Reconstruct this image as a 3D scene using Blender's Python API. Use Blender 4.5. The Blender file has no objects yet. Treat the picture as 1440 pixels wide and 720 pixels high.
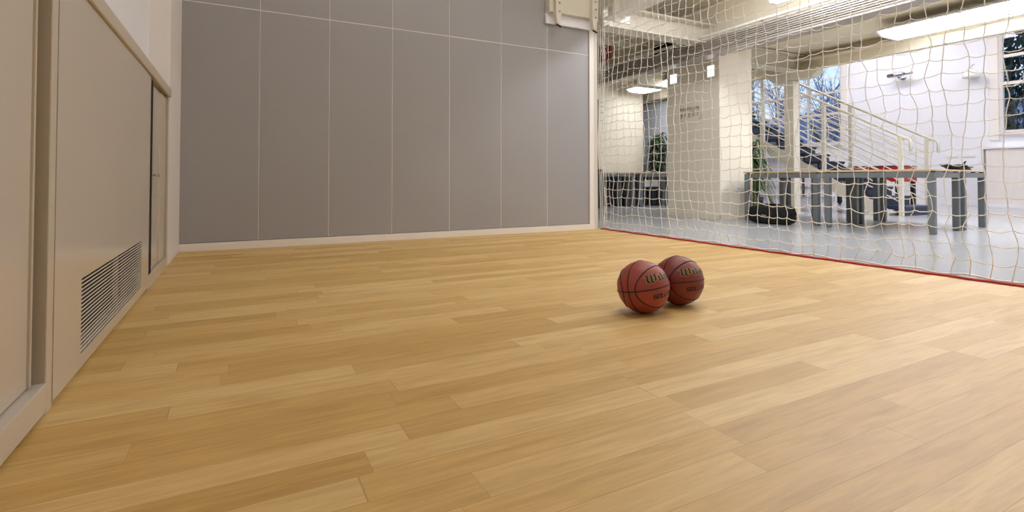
import bpy, bmesh, math, random
from math import sin, cos, pi, radians, floor as flr
from mathutils import Vector, Matrix, noise
random.seed(7)
sc = bpy.context.scene
COL = sc.collection

# ------------------------------------------------------------------ camera
F_PX, HGT, PSI, PIT, HOR = 729.0, 0.63, radians(27.8), radians(1.2), 252.0
cd = bpy.data.cameras.new('camera'); cam = bpy.data.objects.new('camera', cd); COL.objects.link(cam)
cam.location = (0, 0, HGT)
cam.rotation_euler = (pi / 2 + PIT, 0, -PSI)
cd.sensor_fit = 'HORIZONTAL'; cd.sensor_width = 36; cd.lens = 36 * F_PX / 1440
cd.shift_y = -(360 - (HOR - F_PX * math.tan(PIT))) / 1440
cd.clip_start = 0.02; cd.clip_end = 200
sc.camera = cam
FW = Vector((sin(PSI) * cos(PIT), cos(PSI) * cos(PIT), sin(PIT)))

# ------------------------------------------------------------------ materials
def lin(c):
    return tuple(((v / 255) / 12.92 if v / 255 <= .04045 else ((v / 255 + .055) / 1.055) ** 2.4) for v in c) + (1,)

class N:
    """tiny node helper"""
    def __init__(s, name):
        s.m = bpy.data.materials.new(name); s.m.use_nodes = True
        s.t = s.m.node_tree; s.b = s.t.nodes['Principled BSDF']
    def new(s, typ, **k):
        n = s.t.nodes.new(typ)
        for a, v in k.items(): setattr(n, a, v)
        return n
    def set(s, sock, v):
        if isinstance(v, bpy.types.NodeSocket): s.t.links.new(v, sock)
        else: sock.default_value = v
    def math(s, op, a, b=0.0, c=None):
        n = s.new('ShaderNodeMath', operation=op)
        s.set(n.inputs[0], a); s.set(n.inputs[1], b)
        if c is not None: s.set(n.inputs[2], c)
        return n.outputs[0]
    def mix(s, f, a, b, mode='MIX'):
        n = s.new('ShaderNodeMix', data_type='RGBA', blend_type=mode)
        s.set(n.inputs[0], f); s.set(n.inputs[6], a); s.set(n.inputs[7], b)
        return n.outputs[2]

def mat(name, rgb, rough=.5, metal=0.0, var=.06, scale=6.0, bump=0.0, bscale=80, coat=0.0, spec=None):
    n = N(name)
    tc = n.new('ShaderNodeTexCoord')
    nz = n.new('ShaderNodeTexNoise'); nz.inputs['Scale'].default_value = scale; nz.inputs['Detail'].default_value = 4
    n.t.links.new(tc.outputs['Object'], nz.inputs['Vector'])
    c = lin(rgb)
    lo = tuple(max(0, v * (1 - var)) for v in c[:3]) + (1,); hi = tuple(min(1, v * (1 + var)) for v in c[:3]) + (1,)
    n.set(n.b.inputs['Base Color'], n.mix(nz.outputs[0], lo, hi))
    n.b.inputs['Roughness'].default_value = rough; n.b.inputs['Metallic'].default_value = metal
    n.b.inputs['Coat Weight'].default_value = coat; n.b.inputs['Coat Roughness'].default_value = .12
    if spec is not None: n.b.inputs['Specular IOR Level'].default_value = spec
    if bump:
        nb = n.new('ShaderNodeTexNoise'); nb.inputs['Scale'].default_value = bscale
        n.t.links.new(tc.outputs['Object'], nb.inputs['Vector'])
        bp = n.new('ShaderNodeBump'); bp.inputs['Strength'].default_value = bump; bp.inputs['Distance'].default_value = .005
        n.t.links.new(nb.outputs[0], bp.inputs['Height']); n.t.links.new(bp.outputs[0], n.b.inputs['Normal'])
    return n.m

def emit(name, rgb, strength):
    n = N(name)
    n.b.inputs['Base Color'].default_value = (.8, .8, .8, 1)
    n.b.inputs['Emission Color'].default_value = lin(rgb); n.b.inputs['Emission Strength'].default_value = strength
    return n.m

def wood_floor():
    n = N('oak_strip_vinyl')
    W, L = .0985, .88
    tc = n.new('ShaderNodeTexCoord'); sp = n.new('ShaderNodeSeparateXYZ'); n.t.links.new(tc.outputs['Object'], sp.inputs[0])
    x, y = sp.outputs[0], sp.outputs[1]
    yw = n.math('DIVIDE', n.math('SUBTRACT', y, .053), W)
    row = n.math('FLOOR', yw); fy = n.math('FRACT', yw)
    wn = n.new('ShaderNodeTexWhiteNoise', noise_dimensions='1D'); n.set(wn.inputs['W'], row)
    xl = n.math('ADD', n.math('DIVIDE', x, L), n.math('MULTIPLY', wn.outputs[0], 7.0))
    # uneven strip lengths
    xl = n.math('ADD', xl, n.math('MULTIPLY', n.math('SINE', n.math('ADD', n.math('MULTIPLY', xl, 2.3), n.math('MULTIPLY', row, 1.7))), .22))
    idx = n.math('FLOOR', xl); fx = n.math('FRACT', xl)
    cb = n.new('ShaderNodeCombineXYZ'); n.set(cb.inputs[0], row); n.set(cb.inputs[1], idx)
    w2 = n.new('ShaderNodeTexWhiteNoise', noise_dimensions='2D'); n.t.links.new(cb.outputs[0], w2.inputs['Vector'])
    r = w2.outputs[0]
    base = n.new('ShaderNodeValToRGB'); e = base.color_ramp.elements
    e[0].position = 0; e[0].color = lin(WOOD[0]); e[1].position = 1; e[1].color = lin(WOOD[2])
    k = base.color_ramp.elements.new(.5); k.color = lin(WOOD[1])
    n.t.links.new(r, base.inputs[0])
    # long grain, shifted strip by strip
    gv = n.new('ShaderNodeCombineXYZ')
    n.set(gv.inputs[0], n.math('ADD', n.math('MULTIPLY', x, 4.5), n.math('MULTIPLY', r, 31)))
    n.set(gv.inputs[1], n.math('ADD', n.math('MULTIPLY', y, 64), n.math('MULTIPLY', r, 17)))
    g = n.new('ShaderNodeTexNoise'); g.inputs['Scale'].default_value = 1.0; g.inputs['Detail'].default_value = 6; g.inputs['Roughness'].default_value = .62; g.inputs['Distortion'].default_value = .8
    n.t.links.new(gv.outputs[0], g.inputs['Vector'])
    gr = n.new('ShaderNodeValToRGB'); e = gr.color_ramp.elements
    e[0].position = .28; e[0].color = (.72, .65, .52, 1); e[1].position = .62; e[1].color = (1.06, 1.06, 1.06, 1)
    n.t.links.new(g.outputs[0], gr.inputs[0])
    c = n.mix(.62, base.outputs[0], gr.outputs[0], 'MULTIPLY')
    # darker heart streaks
    hv = n.new('ShaderNodeCombineXYZ')
    n.set(hv.inputs[0], n.math('ADD', n.math('MULTIPLY', x, 2.6), n.math('MULTIPLY', r, 53)))
    n.set(hv.inputs[1], n.math('ADD', n.math('MULTIPLY', y, 16), n.math('MULTIPLY', r, 29)))
    h = n.new('ShaderNodeTexNoise'); h.inputs['Scale'].default_value = 1.3; h.inputs['Detail'].default_value = 3
    n.t.links.new(hv.outputs[0], h.inputs['Vector'])
    hr = n.new('ShaderNodeValToRGB'); e = hr.color_ramp.elements
    e[0].position = .3; e[0].color = (.78, .68, .5, 1); e[1].position = .5; e[1].color = (1, 1, 1, 1)
    n.t.links.new(h.outputs[0], hr.inputs[0])
    c = n.mix(.55, c, hr.outputs[0], 'MULTIPLY')
    # fine joints
    jy = n.math('LESS_THAN', n.math('MINIMUM', fy, n.math('SUBTRACT', 1.0, fy)), .010)
    jx = n.math('LESS_THAN', n.math('MINIMUM', fx, n.math('SUBTRACT', 1.0, fx)), .0012)
    j = n.math('MAXIMUM', jy, jx)
    c = n.mix(n.math('MULTIPLY', j, .38), c, lin((120, 84, 40)))
    n.set(n.b.inputs['Base Color'], c)
    n.set(n.b.inputs['Roughness'], n.math('ADD', FLOOR_ROUGH, n.math('MULTIPLY', g.outputs[0], .10)))
    n.b.inputs['Specular IOR Level'].default_value = 1.0
    fn = n.new('ShaderNodeTexNoise'); fn.inputs['Scale'].default_value = 260; n.t.links.new(tc.outputs['Object'], fn.inputs['Vector'])
    bp = n.new('ShaderNodeBump'); bp.inputs['Strength'].default_value = .12; bp.inputs['Distance'].default_value = .002
    n.t.links.new(fn.outputs[0], bp.inputs['Height']); n.t.links.new(bp.outputs[0], n.b.inputs['Normal'])
    return n.m

WOOD = [(203, 163, 86), (214, 175, 100), (226, 193, 126)]
FLOOR_ROUGH = .42
M = {}
M['wood'] = wood_floor()
M['vinyl'] = mat('grey_vinyl_floor', (172, 173, 175), .22, var=.05, scale=3)
M['board'] = mat('grey_wall_board', (160, 158, 157), .42, var=.04, scale=1.6, bump=.05, bscale=150)
M['joint'] = mat('pale_joint_strip', (236, 232, 226), .5)
M['cream'] = mat('cream_paint', (226, 218, 200), .6, var=.02)
M['colcream'] = mat('column_cream_paint', (234, 227, 210), .65, var=.02, bump=.05, bscale=60)
M['white'] = mat('white_paint', (236, 236, 240), .6, var=.015)
M['trimwhite'] = mat('trim_white_paint', (236, 230, 222), .4, var=.02)
M['ceil'] = mat('ceiling_cream_paint', (224, 215, 194), .6, var=.03, scale=2)
M['laminate'] = mat('beige_laminate', (204, 194, 180), .2, var=.02, scale=2, coat=.25)
M['laminate2'] = mat('beige_laminate_edge', (200, 189, 170), .3, var=.02, scale=2)
M['void'] = mat('painted_cavity_shade', (14, 14, 14), .9)  # near black stands in for the shade inside gaps and cavities
M['steel'] = mat('brushed_steel', (190, 188, 184), .25, metal=1)
M['slat'] = mat('pale_grille_paint', (214, 206, 194), .35)
M['cord'] = mat('white_net_cord', (242, 239, 232), .7, var=.05, scale=30)
M['red'] = mat('red_ribbon', (184, 58, 62), .6, var=.12, scale=20)
M['duct'] = mat('grey_brown_sheet_metal', (172, 165, 157), .35, metal=.15, var=.05)
M['pipe'] = mat('white_pipe_paint', (236, 234, 228), .3)
M['ivory'] = mat('ivory_steel_paint', (220, 214, 198), .4, var=.03)
M['navy'] = mat('navy_rubber', (30, 42, 74), .45, var=.12, scale=12)
M['greyframe'] = mat('grey_table_paint', (112, 117, 118), .45, var=.03)
M['charcoal'] = mat('charcoal_panel', (58, 58, 60), .6, var=.06)
M['ply'] = mat('plywood_edge', (206, 176, 128), .45, var=.08, scale=25)
M['tabletop'] = mat('pale_table_laminate', (216, 206, 186), .35, var=.03)
M['blackcloth'] = mat('black_nylon_cloth', (14, 14, 15), .8, var=.3, scale=30, bump=.5, bscale=90)
M['blackplastic'] = mat('black_plastic', (22, 22, 23), .4)
M['redlam'] = mat('red_laminate', (178, 26, 34), .35)
M['glassy'] = mat('white_translucent_blind', (226, 232, 244), .5)
M['leaf'] = mat('dark_green_leaf', (44, 66, 36), .42, var=.45, scale=9)
M['leaf2'] = mat('palm_green_leaf', (78, 104, 56), .4, var=.35, scale=9)
M['bark'] = mat('grey_brown_bark', (96, 84, 70), .85, var=.2, scale=14)
M['twig'] = mat('pale_twig_bark', (140, 144, 168), .85, var=.3, scale=4)
M['ever'] = mat('evergreen_needles', (36, 66, 62), .6, var=.6, scale=3)
M['pot'] = mat('anthracite_planter', (50, 50, 52), .5)
M['soil'] = mat('dark_soil', (40, 30, 22), .95)
M['ground'] = mat('winter_lawn', (70, 84, 70), .95, var=.3, scale=1)
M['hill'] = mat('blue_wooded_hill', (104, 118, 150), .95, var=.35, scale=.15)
M['signred'] = mat('sign_red', (186, 30, 34), .4)
M['signwhite'] = mat('sign_white', (240, 240, 236), .4)
M['inkgrey'] = mat('grey_wall_lettering', (184, 177, 163), .6)
M['chrome'] = mat('chrome', (200, 200, 204), .12, metal=1)
M['glow'] = emit('fluorescent_diffuser', (246, 248, 255), 18.0)
M['glowduct'] = emit('duct_side_fluorescent', (246, 248, 255), 17.0)
M['glowsoft'] = emit('soft_fluorescent_diffuser', (250, 250, 252), 7.5)
M['glowplate'] = emit('added_plate_glow', (255, 255, 250), 1.0)
M['glowhall'] = emit('hall_fluorescent_diffuser', (250, 248, 255), 15.0)
M['glowcourt'] = emit('court_fluorescent_diffuser', (255, 250, 244), 15.5)
def glass():
    n = N('window_glass')
    gl = n.new('ShaderNodeBsdfGlossy'); gl.inputs['Roughness'].default_value = .02
    tr = n.new('ShaderNodeBsdfTransparent'); tr.inputs[0].default_value = (.93, .96, 1, 1)
    fr = n.new('ShaderNodeFresnel'); fr.inputs[0].default_value = 1.45
    mx = n.new('ShaderNodeMixShader')
    n.t.links.new(fr.outputs[0], mx.inputs[0]); n.t.links.new(tr.outputs[0], mx.inputs[1]); n.t.links.new(gl.outputs[0], mx.inputs[2])
    n.t.links.new(mx.outputs[0], n.t.nodes['Material Output'].inputs[0])
    return n.m
M['glass'] = glass()
def ballmat(name, rgb):
    n = N(name)
    tc = n.new('ShaderNodeTexCoord')
    v = n.new('ShaderNodeTexVoronoi'); v.inputs['Scale'].default_value = 420; n.t.links.new(tc.outputs['Object'], v.inputs['Vector'])
    nz = n.new('ShaderNodeTexNoise'); nz.inputs['Scale'].default_value = 22; n.t.links.new(tc.outputs['Object'], nz.inputs['Vector'])
    c = lin(rgb)
    n.set(n.b.inputs['Base Color'], n.mix(nz.outputs[0], tuple(q * .82 for q in c[:3]) + (1,), tuple(q * 1.15 for q in c[:3]) + (1,)))
    n.b.inputs['Roughness'].default_value = .42
    bp = n.new('ShaderNodeBump'); bp.inputs['Strength'].default_value = .35; bp.inputs['Distance'].default_value = .0008
    n.t.links.new(v.outputs['Distance'], bp.inputs['Height']); n.t.links.new(bp.outputs[0], n.b.inputs['Normal'])
    return n.m
M['ball'] = ballmat('red_brown_pebbled_leather', (158, 66, 52))
M['ball2'] = ballmat('dark_red_pebbled_leather', (130, 46, 36))
M['seam'] = mat('black_rubber_seam', (16, 13, 13), .6)
M['ink'] = mat('black_ball_print', (12, 10, 10), .5)
M['gold'] = mat('pale_gold_ball_print', (206, 172, 110), .45)

# ------------------------------------------------------------------ mesh helpers
class MB:
    def __init__(s): s.v = []; s.f = []
    def add(s, vs, fs):
        b = len(s.v); s.v += [tuple(v) for v in vs]; s.f += [tuple(b + i for i in f) for f in fs]; return s
    def box(s, x0, x1, y0, y1, z0, z1, bev=0.0):
        x0, x1 = sorted((x0, x1)); y0, y1 = sorted((y0, y1)); z0, z1 = sorted((z0, z1))
        if bev:
            bm = bmesh.new(); bmesh.ops.create_cube(bm, size=1)
            for v in bm.verts: v.co = Vector(((x0 + x1) / 2 + v.co.x * (x1 - x0), (y0 + y1) / 2 + v.co.y * (y1 - y0), (z0 + z1) / 2 + v.co.z * (z1 - z0)))
            bev = min(bev, .45 * min(x1 - x0, y1 - y0, z1 - z0))
            bmesh.ops.bevel(bm, geom=bm.edges[:], offset=bev, segments=2, affect='EDGES', profile=.6)
            bm.verts.index_update(); s.add([v.co for v in bm.verts], [[v.index for v in f.verts] for f in bm.faces]); bm.free(); return s
        vs = [(x, y, z) for x in (x0, x1) for y in (y0, y1) for z in (z0, z1)]
        return s.add(vs, [(0, 1, 3, 2), (4, 6, 7, 5), (0, 4, 5, 1), (2, 3, 7, 6), (0, 2, 6, 4), (1, 5, 7, 3)])
    def tube(s, pts, r, n=6, cap=True):
        pts = [Vector(p) for p in pts]
        rr = r if isinstance(r, (list, tuple)) else [r] * len(pts)
        vs = []; ref = None
        for i, p in enumerate(pts):
            d = (pts[min(i + 1, len(pts) - 1)] - pts[max(i - 1, 0)])
            if d.length < 1e-9: d = Vector((0, 0, 1))
            d.normalize()
            if ref is None:
                ref = Vector((0, 0, 1)) if abs(d.z) < .9 else Vector((1, 0, 0))
            a = (ref - d * ref.dot(d))
            if a.length < 1e-6: a = d.orthogonal()
            a.normalize(); ref = a; b = d.cross(a)
            for k in range(n):
                t = 2 * pi * k / n; vs.append(p + (a * cos(t) + b * sin(t)) * rr[i])
        fs = []
        for i in range(len(pts) - 1):
            for k in range(n):
                fs.append((i * n + k, i * n + (k + 1) % n, (i + 1) * n + (k + 1) % n, (i + 1) * n + k))
        if cap: fs += [tuple(range(n - 1, -1, -1)), tuple((len(pts) - 1) * n + k for k in range(n))]
        return s.add(vs, fs)
    def prism(s, poly, axis, a, b):
        """poly in the two other axes, extruded along axis from a to b"""
        def P(u, v, w):
            return {'x': (w, u, v), 'y': (u, w, v), 'z': (u, v, w)}[axis]
        n = len(poly)
        vs = [P(u, v, a) for u, v in poly] + [P(u, v, b) for u, v in poly]
        return s.add(vs, [tuple(range(n)), tuple(range(2 * n - 1, n - 1, -1))] + [(i, i + n, (i + 1) % n + n, (i + 1) % n) for i in range(n)])
    def lathe(s, prof, c=(0, 0, 0), n=20, axis='z'):
        vs = []
        for r, h in prof:
            for k in range(n):
                t = 2 * pi * k / n; u, v = r * cos(t), r * sin(t)
                q = {'z': (u, v, h), 'x': (h, u, v), 'y': (u, h, v)}[axis]
                vs.append((c[0] + q[0], c[1] + q[1], c[2] + q[2]))
        fs = []
        for i in range(len(prof) - 1):
            for k in range(n): fs.append((i * n + k, i * n + (k + 1) % n, (i + 1) * n + (k + 1) % n, (i + 1) * n + k))
        fs += [tuple(range(n - 1, -1, -1)), tuple((len(prof) - 1) * n + k for k in range(n))]
        return s.add(vs, fs)
    def build(s, name, m, parent=None, smooth=False, **props):
        me = bpy.data.meshes.new(name); me.from_pydata(s.v, [], s.f)
        bm = bmesh.new(); bm.from_mesh(me); bmesh.ops.recalc_face_normals(bm, faces=bm.faces[:]); bm.to_mesh(me); bm.free()
        me.materials.append(m if not isinstance(m, str) else M[m])
        if smooth:
            for p in me.polygons: p.use_smooth = True
        o = bpy.data.objects.new(name, me); COL.objects.link(o)
        if parent is not None: o.parent = parent; o.matrix_parent_inverse = parent_inv(parent)
        for k, v in props.items(): o[k] = v
        return o

def parent_inv(p):
    # parts are modelled in world coordinates, so a part's own world matrix is the identity
    return Matrix() if p.parent else Matrix.Translation(p.location).inverted()

def thing(name, label, cat, loc=(0, 0, 0), group=None):
    o = bpy.data.objects.new(name, None); COL.objects.link(o); o.location = loc; o.empty_display_size = .1
    o['label'] = label; o['category'] = cat
    if group: o['group'] = group
    return o
def tag(o, label, cat, group=None):
    o['label'] = label; o['category'] = cat
    if group: o['group'] = group
    return o
def struct(mb, name, m, label=None):
    o = mb.build(name, m); o['kind'] = 'structure'
    o['label'] = label or name; o['category'] = name.split('_')[0]
    return o
def dup(root, delta, label, group=None):
    r = root.copy(); COL.objects.link(r); r.location = root.location + Vector(delta)
    r['label'] = label
    if group: r['group'] = group
    for ch in list(root.children):
        c = ch.copy(); COL.objects.link(c); c.parent = r
        for g in list(ch.children):
            d = g.copy(); COL.objects.link(d); d.parent = c
    return r

# ------------------------------------------------------------------ setting: shell
XN = 4.08            # net plane
YW = 5.30            # panelled wall face
XF = 15.3            # far wall
struct(MB().box(-.9, 4.06, -3.0, 5.42, -.1, 0), 'floor', 'wood', 'light oak strip floor of the court, laid across the room').data.name = 'court_floor'
struct(MB().box(4.06, XF + .3, -3.0, 14.5, -.1, 0), 'floor', 'vinyl', 'pale grey glossy floor of the hall beyond the net')
# left wall with window opening above the cabinets
w = MB()
w.box(-1.0, -.76, -3.0, 4.5, 0, 1.29)
w.box(-1.0, -.58, 3.12, 4.5, 1.29, 5.0)
w.box(-1.0, -.58, -3.0, 0.2, 1.29, 5.0)
w.box(-1.0, -.58, 0.2, 3.12, 3.4, 5.0)
struct(w, 'wall_left', 'white', 'white wall above the beige cabinets with a window')
struct(MB().box(-1.0, -.45, 4.5, 5.42, 0, 5.0, .006), 'wall_left_pier', 'trimwhite', 'off white wall pier between the cabinets and the grey panelled wall')
wf = MB(); wf.box(-.80, -.62, .2, .26, 1.29, 3.4); wf.box(-.80, -.62, 3.06, 3.12, 1.29, 3.4); wf.box(-.80, -.62, .26, 3.06, 1.29, 1.34)
wf.box(-.80, -.62, .26, 3.06, 3.34, 3.4); wf.box(-.78, -.64, 1.63, 1.69, 1.34, 3.34)
wo = struct(wf, 'window_1', 'trimwhite', 'white framed window above the cabinets on the left wall')
MB().box(-.71, -.70, .26, 3.06, 1.34, 3.34).build('pane', 'glass', wo)
# panelled wall
struct(MB().box(-.9, 3.99, YW + .03, YW + .12, 0, 5.0), 'wall_court', 'trimwhite', 'wall behind the grey boards')
seams = [-.455, .164, .778, 1.398, 2.027, 2.657, 3.275, 3.885]
pb = MB()
for a, b in zip(seams[:-1], seams[1:]):
    pb.box(a + .004, b - .004, YW, YW + .028, .075, 2.188, .0015)
    pb.box(a + .004, b - .004, YW, YW + .028, 2.197, 4.4, .0015)
jb = MB()
for x in seams[1:-1]: jb.box(x - .0025, x + .0025, YW + .001, YW + .03, .075, 4.4)
jb.box(-.45, 3.885, YW + .0015, YW + .03, 2.189, 2.196)
struct(jb, 'trim_5', 'joint', 'pale joint strips between the grey boards')
struct(pb, 'wall_court_boards', 'board', 'smooth grey wall boards with thin pale joints')
struct(MB().box(-.45, 3.965, YW - .018, YW + .03, 0, .07, .004), 'baseboard_court', 'trimwhite', 'white baseboard under the grey boards')
struct(MB().box(3.886, 3.953, YW - .015, YW + .12, 0, 2.5, .004), 'trim_1', 'trimwhite', 'white end post of the grey panelled wall')
struct(MB().box(3.956, 4.03, YW + .01, YW + .12, 0, 3.2, .004), 'trim_2', 'ivory', 'beige steel post behind the wall end')
# closing walls and ceilings
struct(MB().box(-1.0, XF + .3, -3.2, -3.0, 0, 5.0), 'wall_back', 'white', 'white wall behind the viewer')
struct(MB().box(-1.0, XF + .3, -3.2, 14.7, 5.0, 5.15), 'ceiling', 'white', 'high white ceiling')
# far wall with two windows
def wall_with_windows(x0, x1, y0, y1, z1, wins):
    m = MB(); ys = y0
    for (a, b, c, d) in sorted(wins):
        m.box(x0, x1, ys, a, 0, z1); m.box(x0, x1, a, b, 0, c); m.box(x0, x1, a, b, d, z1); ys = b
    m.box(x0, x1, ys, y1, 0, z1); return m
WL = (8.72, 11.75, 1.66, 4.1); WR = (3.0, 5.24, 1.68, 4.05)
struct(wall_with_windows(XF, XF + .25, -3.0, 14.5, 5.0, [WL, WR]), 'wall_far', 'white', 'white end wall of the hall')
struct(MB().box(3.0, XF + .3, 14.5, 14.7, 0, 5.0), 'wall_hall_end', 'cream', 'cream wall at the end of the hall')
struct(MB().box(XF - .015, XF, 5.6, 14.4, 0, .08), 'baseboard_far', 'white', 'white baseboard of the far wall')
def window(nm, W, trans, mull, label):
    y0, y1, z0, z1 = W; f = MB(); t = .06; a, b = XF + .04, XF + .12
    f.box(a, b, y0, y1, z0, z0 + t); f.box(a, b, y0, y1, z1 - t, z1); f.box(a, b, y0, y0 + t, z0 + t, z1 - t); f.box(a, b, y1 - t, y1, z0 + t, z1 - t)
    for z in trans: f.box(a, b, y0 + t, y1 - t, z - .035, z + .035)
    for y in mull: f.box(a + .01, b - .01, y - .03, y + .03, z0 + t, z1 - t)
    # casing proud of the wall and the sill board
    f.box(XF - .03, XF, y0 - .16, y0, z0 - .16, z1 + .2); f.box(XF - .03, XF, y1, y1 + .16, z0 - .16, z1 + .2)
    o = struct(f, nm, 'trimwhite', label)
    MB().box(a + .03, a + .04, y0 + t, y1 - t, z0 + t, z1 - t).build('pane', 'glass', o)
    MB().box(XF - .08, XF + .2, y0, y1, z0 - .05, z0, .01).build('window_sill', 'trimwhite', o)
window('window_2', WL, [3.17, 2.55], [9.75, 10.75], 'large window behind the staircase')
window('window_3', WR, [2.80, 3.42], [4.1], 'tall white window above the tambour cabinet')
struct(MB().box(3.88, 4.02, YW + .125, 14.7, 0, 5.0), 'wall_bay_side', 'cream', 'side wall behind the grey wall')
# low-ceiling bay with its cream end wall and partition
struct(MB().box(4.3, 8.92, 9.9, 10.05, 0, 3.3), 'wall_bay', 'cream', 'cream wall behind the left table')
pt = MB(); pt.box(9.5, 9.62, 9.0, 14.5, 0, .3); pt.box(9.5, 9.62, 9.0, 14.5, 2.68, 3.0)
pt.box(9.52, 9.60, 9.0, 14.5, .3, 2.64); struct(pt, 'wall_partition', 'glassy', 'bluish white partition behind the ficus')
struct(MB().box(9.48, 9.515, 9.0, 14.5, 2.60, 2.66), 'trim_3', 'duct', 'dark rail on top of the bluish partition')
# slab over the bay (mezzanine) with its edge beam
struct(MB().box(6.45, 9.25, -3.0, 14.5, 2.92, 3.08), 'ceiling_bay', 'ceil', 'cream soffit with fluorescent lamps')
struct(MB().box(9.2, 9.32, -3.0, 14.5, 2.63, 3.12), 'ceiling_edge_beam', 'ceil', 'cream edge beam of the mezzanine')
sb = MB(); sb.box(9.02, 9.2, -3.0, 14.5, 2.78, 2.80); sb.box(7.9, 7.93, -3.0, 14.5, 2.895, 2.92)
struct(sb, 'trim_4', 'ceil', 'soffit joint strips')
struct(MB().box(4.1, 6.45, -3.0, 9.9, 3.30, 3.42), 'ceiling_strip', 'ceil', 'cream ceiling between net and duct')
struct(MB().box(6.40, 6.45, -3.0, 9.9, 2.74, 3.3), 'wall_fascia', 'ceil', 'cream fascia above the duct')
# cross beams (I sections) under the strip and the bay
def ibeam(x0, x1, y, z, w=.26, h=.30):
    m = MB(); m.box(x0, x1, y - w / 2, y + w / 2, z, z + .02); m.box(x0, x1, y - w / 2, y + w / 2, z + h - .02, z + h); m.box(x0, x1, y - .012, y + .012, z + .02, z + h - .02); return m
for i, (x0, x1, y, z) in enumerate([(4.36, 6.40, 5.62, 2.68), (4.36, 6.40, 7.0, 2.95), (4.36, 6.40, 1.5, 2.95), (7.40, 9.2, 6.0, 2.60), (7.4, 9.2, 8.4, 2.60)]):
    struct(ibeam(x0, x1, y, z), 'ceiling_beam', 'ivory', 'cream steel cross beam')
lb = MB(); lb.box(4.16, 4.36, -1, 5.36, 2.70, 2.72); lb.box(4.16, 4.36, -1, 5.36, 2.98, 3.0); lb.box(4.245, 4.275, -1, 5.36, 2.72, 2.98); lb.box(4.14, 4.38, 5.1, 5.12, 2.6, 3.05)
struct(lb, 'ceiling_beam_net', 'trimwhite', 'white steel beam above the net')
# white/cream fascia unit hung on the top of the grey wall near its end
fb = thing('wall_beam', 'cream and white steel fascia box fixed high at the right end of the grey wall', 'beam', (3.56, YW, 2.5))
MB().box(3.235, 3.885, YW - .04, YW - .005, 2.50, 2.625, .004).build('fascia_strip', 'white', fb)
MB().box(3.245, 3.885, YW - .10, YW - .005, 2.627, 3.3, .004).build('fascia_panel', 'ivory', fb)
for xx in (3.345, 3.875):
    br = MB(); br.prism([(xx - .045, 3.3), (xx + .045, 3.3), (xx + .035, 2.60), (xx + .005, 2.46), (xx - .03, 2.48), (xx - .045, 2.60)], 'y', YW - .16, YW - .105)
    b = br.build('bracket', 'ivory', fb)
    for zz in (2.62, 2.72, 2.82, 2.92): MB().lathe([(.012, YW - .172), (.012, YW - .16)], (xx, 0, zz), 8, 'y').build('bolt', 'steel', b)
    MB().tube([(xx - .02, YW - .13, 2.47), (xx + .03, YW - .15, 2.44)], .012, 6).build('hook', 'blackplastic', b)

# column
struct(MB().box(6.62, 7.38, 5.62, 6.74, 0, 2.92, .012), 'wall_column', 'colcream', 'broad cream painted pillar')
sk = MB(); sk.box(6.605, 6.62, 5.61, 6.75, 0, .075); sk.box(6.605, 7.39, 5.605, 5.62, 0, .075)
struct(sk, 'baseboard_column', 'colcream', 'cream baseboard round the pillar')
for lab, y0, y1, z0, z1 in (('small square white plate with added glow high on the pillar, near its far edge', 6.49, 6.65, 2.27, 2.44), ('small square white plate with added glow high on the pillar, near its front corner', 5.70, 5.845, 2.25, 2.44)):
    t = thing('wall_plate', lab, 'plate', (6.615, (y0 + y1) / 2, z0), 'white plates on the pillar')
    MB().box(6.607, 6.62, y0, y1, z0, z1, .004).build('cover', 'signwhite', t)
    MB().box(6.603, 6.608, y0 + .008, y1 - .008, z0 + .008, z1 - .008).build('added_glow_face', 'glowplate', t)  # slight glow added to make the plates look bright white
# illegible faded lettering
lt = MB(); rnd = random.Random(3)
for row, (zz, hh, n_) in enumerate(((1.80, .05, 9), (1.70, .09, 5))):
    for k in range(n_):
        y = 6.40 - k * (.42 / n_) - .02 * row
        for q in range(2 + row):
            a = rnd.uniform(-.012, .012)
            lt.box(6.611, 6.6185, y - .006 + q * .016, y + .004 + q * .016, zz - hh / 2 + a, zz + hh / 2 + a)
        lt.box(6.611, 6.6185, y - .008, y + .022, zz + rnd.uniform(-.02, .02) - .004, zz + rnd.uniform(.0, .02) + .004)
lt.tube([(6.613, 5.99, 1.72), (6.613, 5.965, 1.70), (6.613, 5.96, 1.66), (6.613, 5.99, 1.62), (6.613, 6.03, 1.615)], .007, 5)
tag(lt.build('wall_lettering', 'inkgrey'), 'faded grey lettering on the shaded face of the cream pillar', 'lettering')
def socket(name, label, plates, facing, group=None):
    t = thing(name, label, 'socket', plates[0][:3], group)
    return t
so = thing('wall_socket', 'square white power socket low on the cream pillar', 'socket', (7.02, 5.61, .47))
MB().box(6.965, 7.075, 5.605, 5.62, .435, .525, .004).build('cover', 'signwhite', so)
MB().lathe([(.024, 5.601), (.026, 5.606)], (7.02, 0, .48), 16, 'y').build('outlet', 'inkgrey', so)

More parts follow.
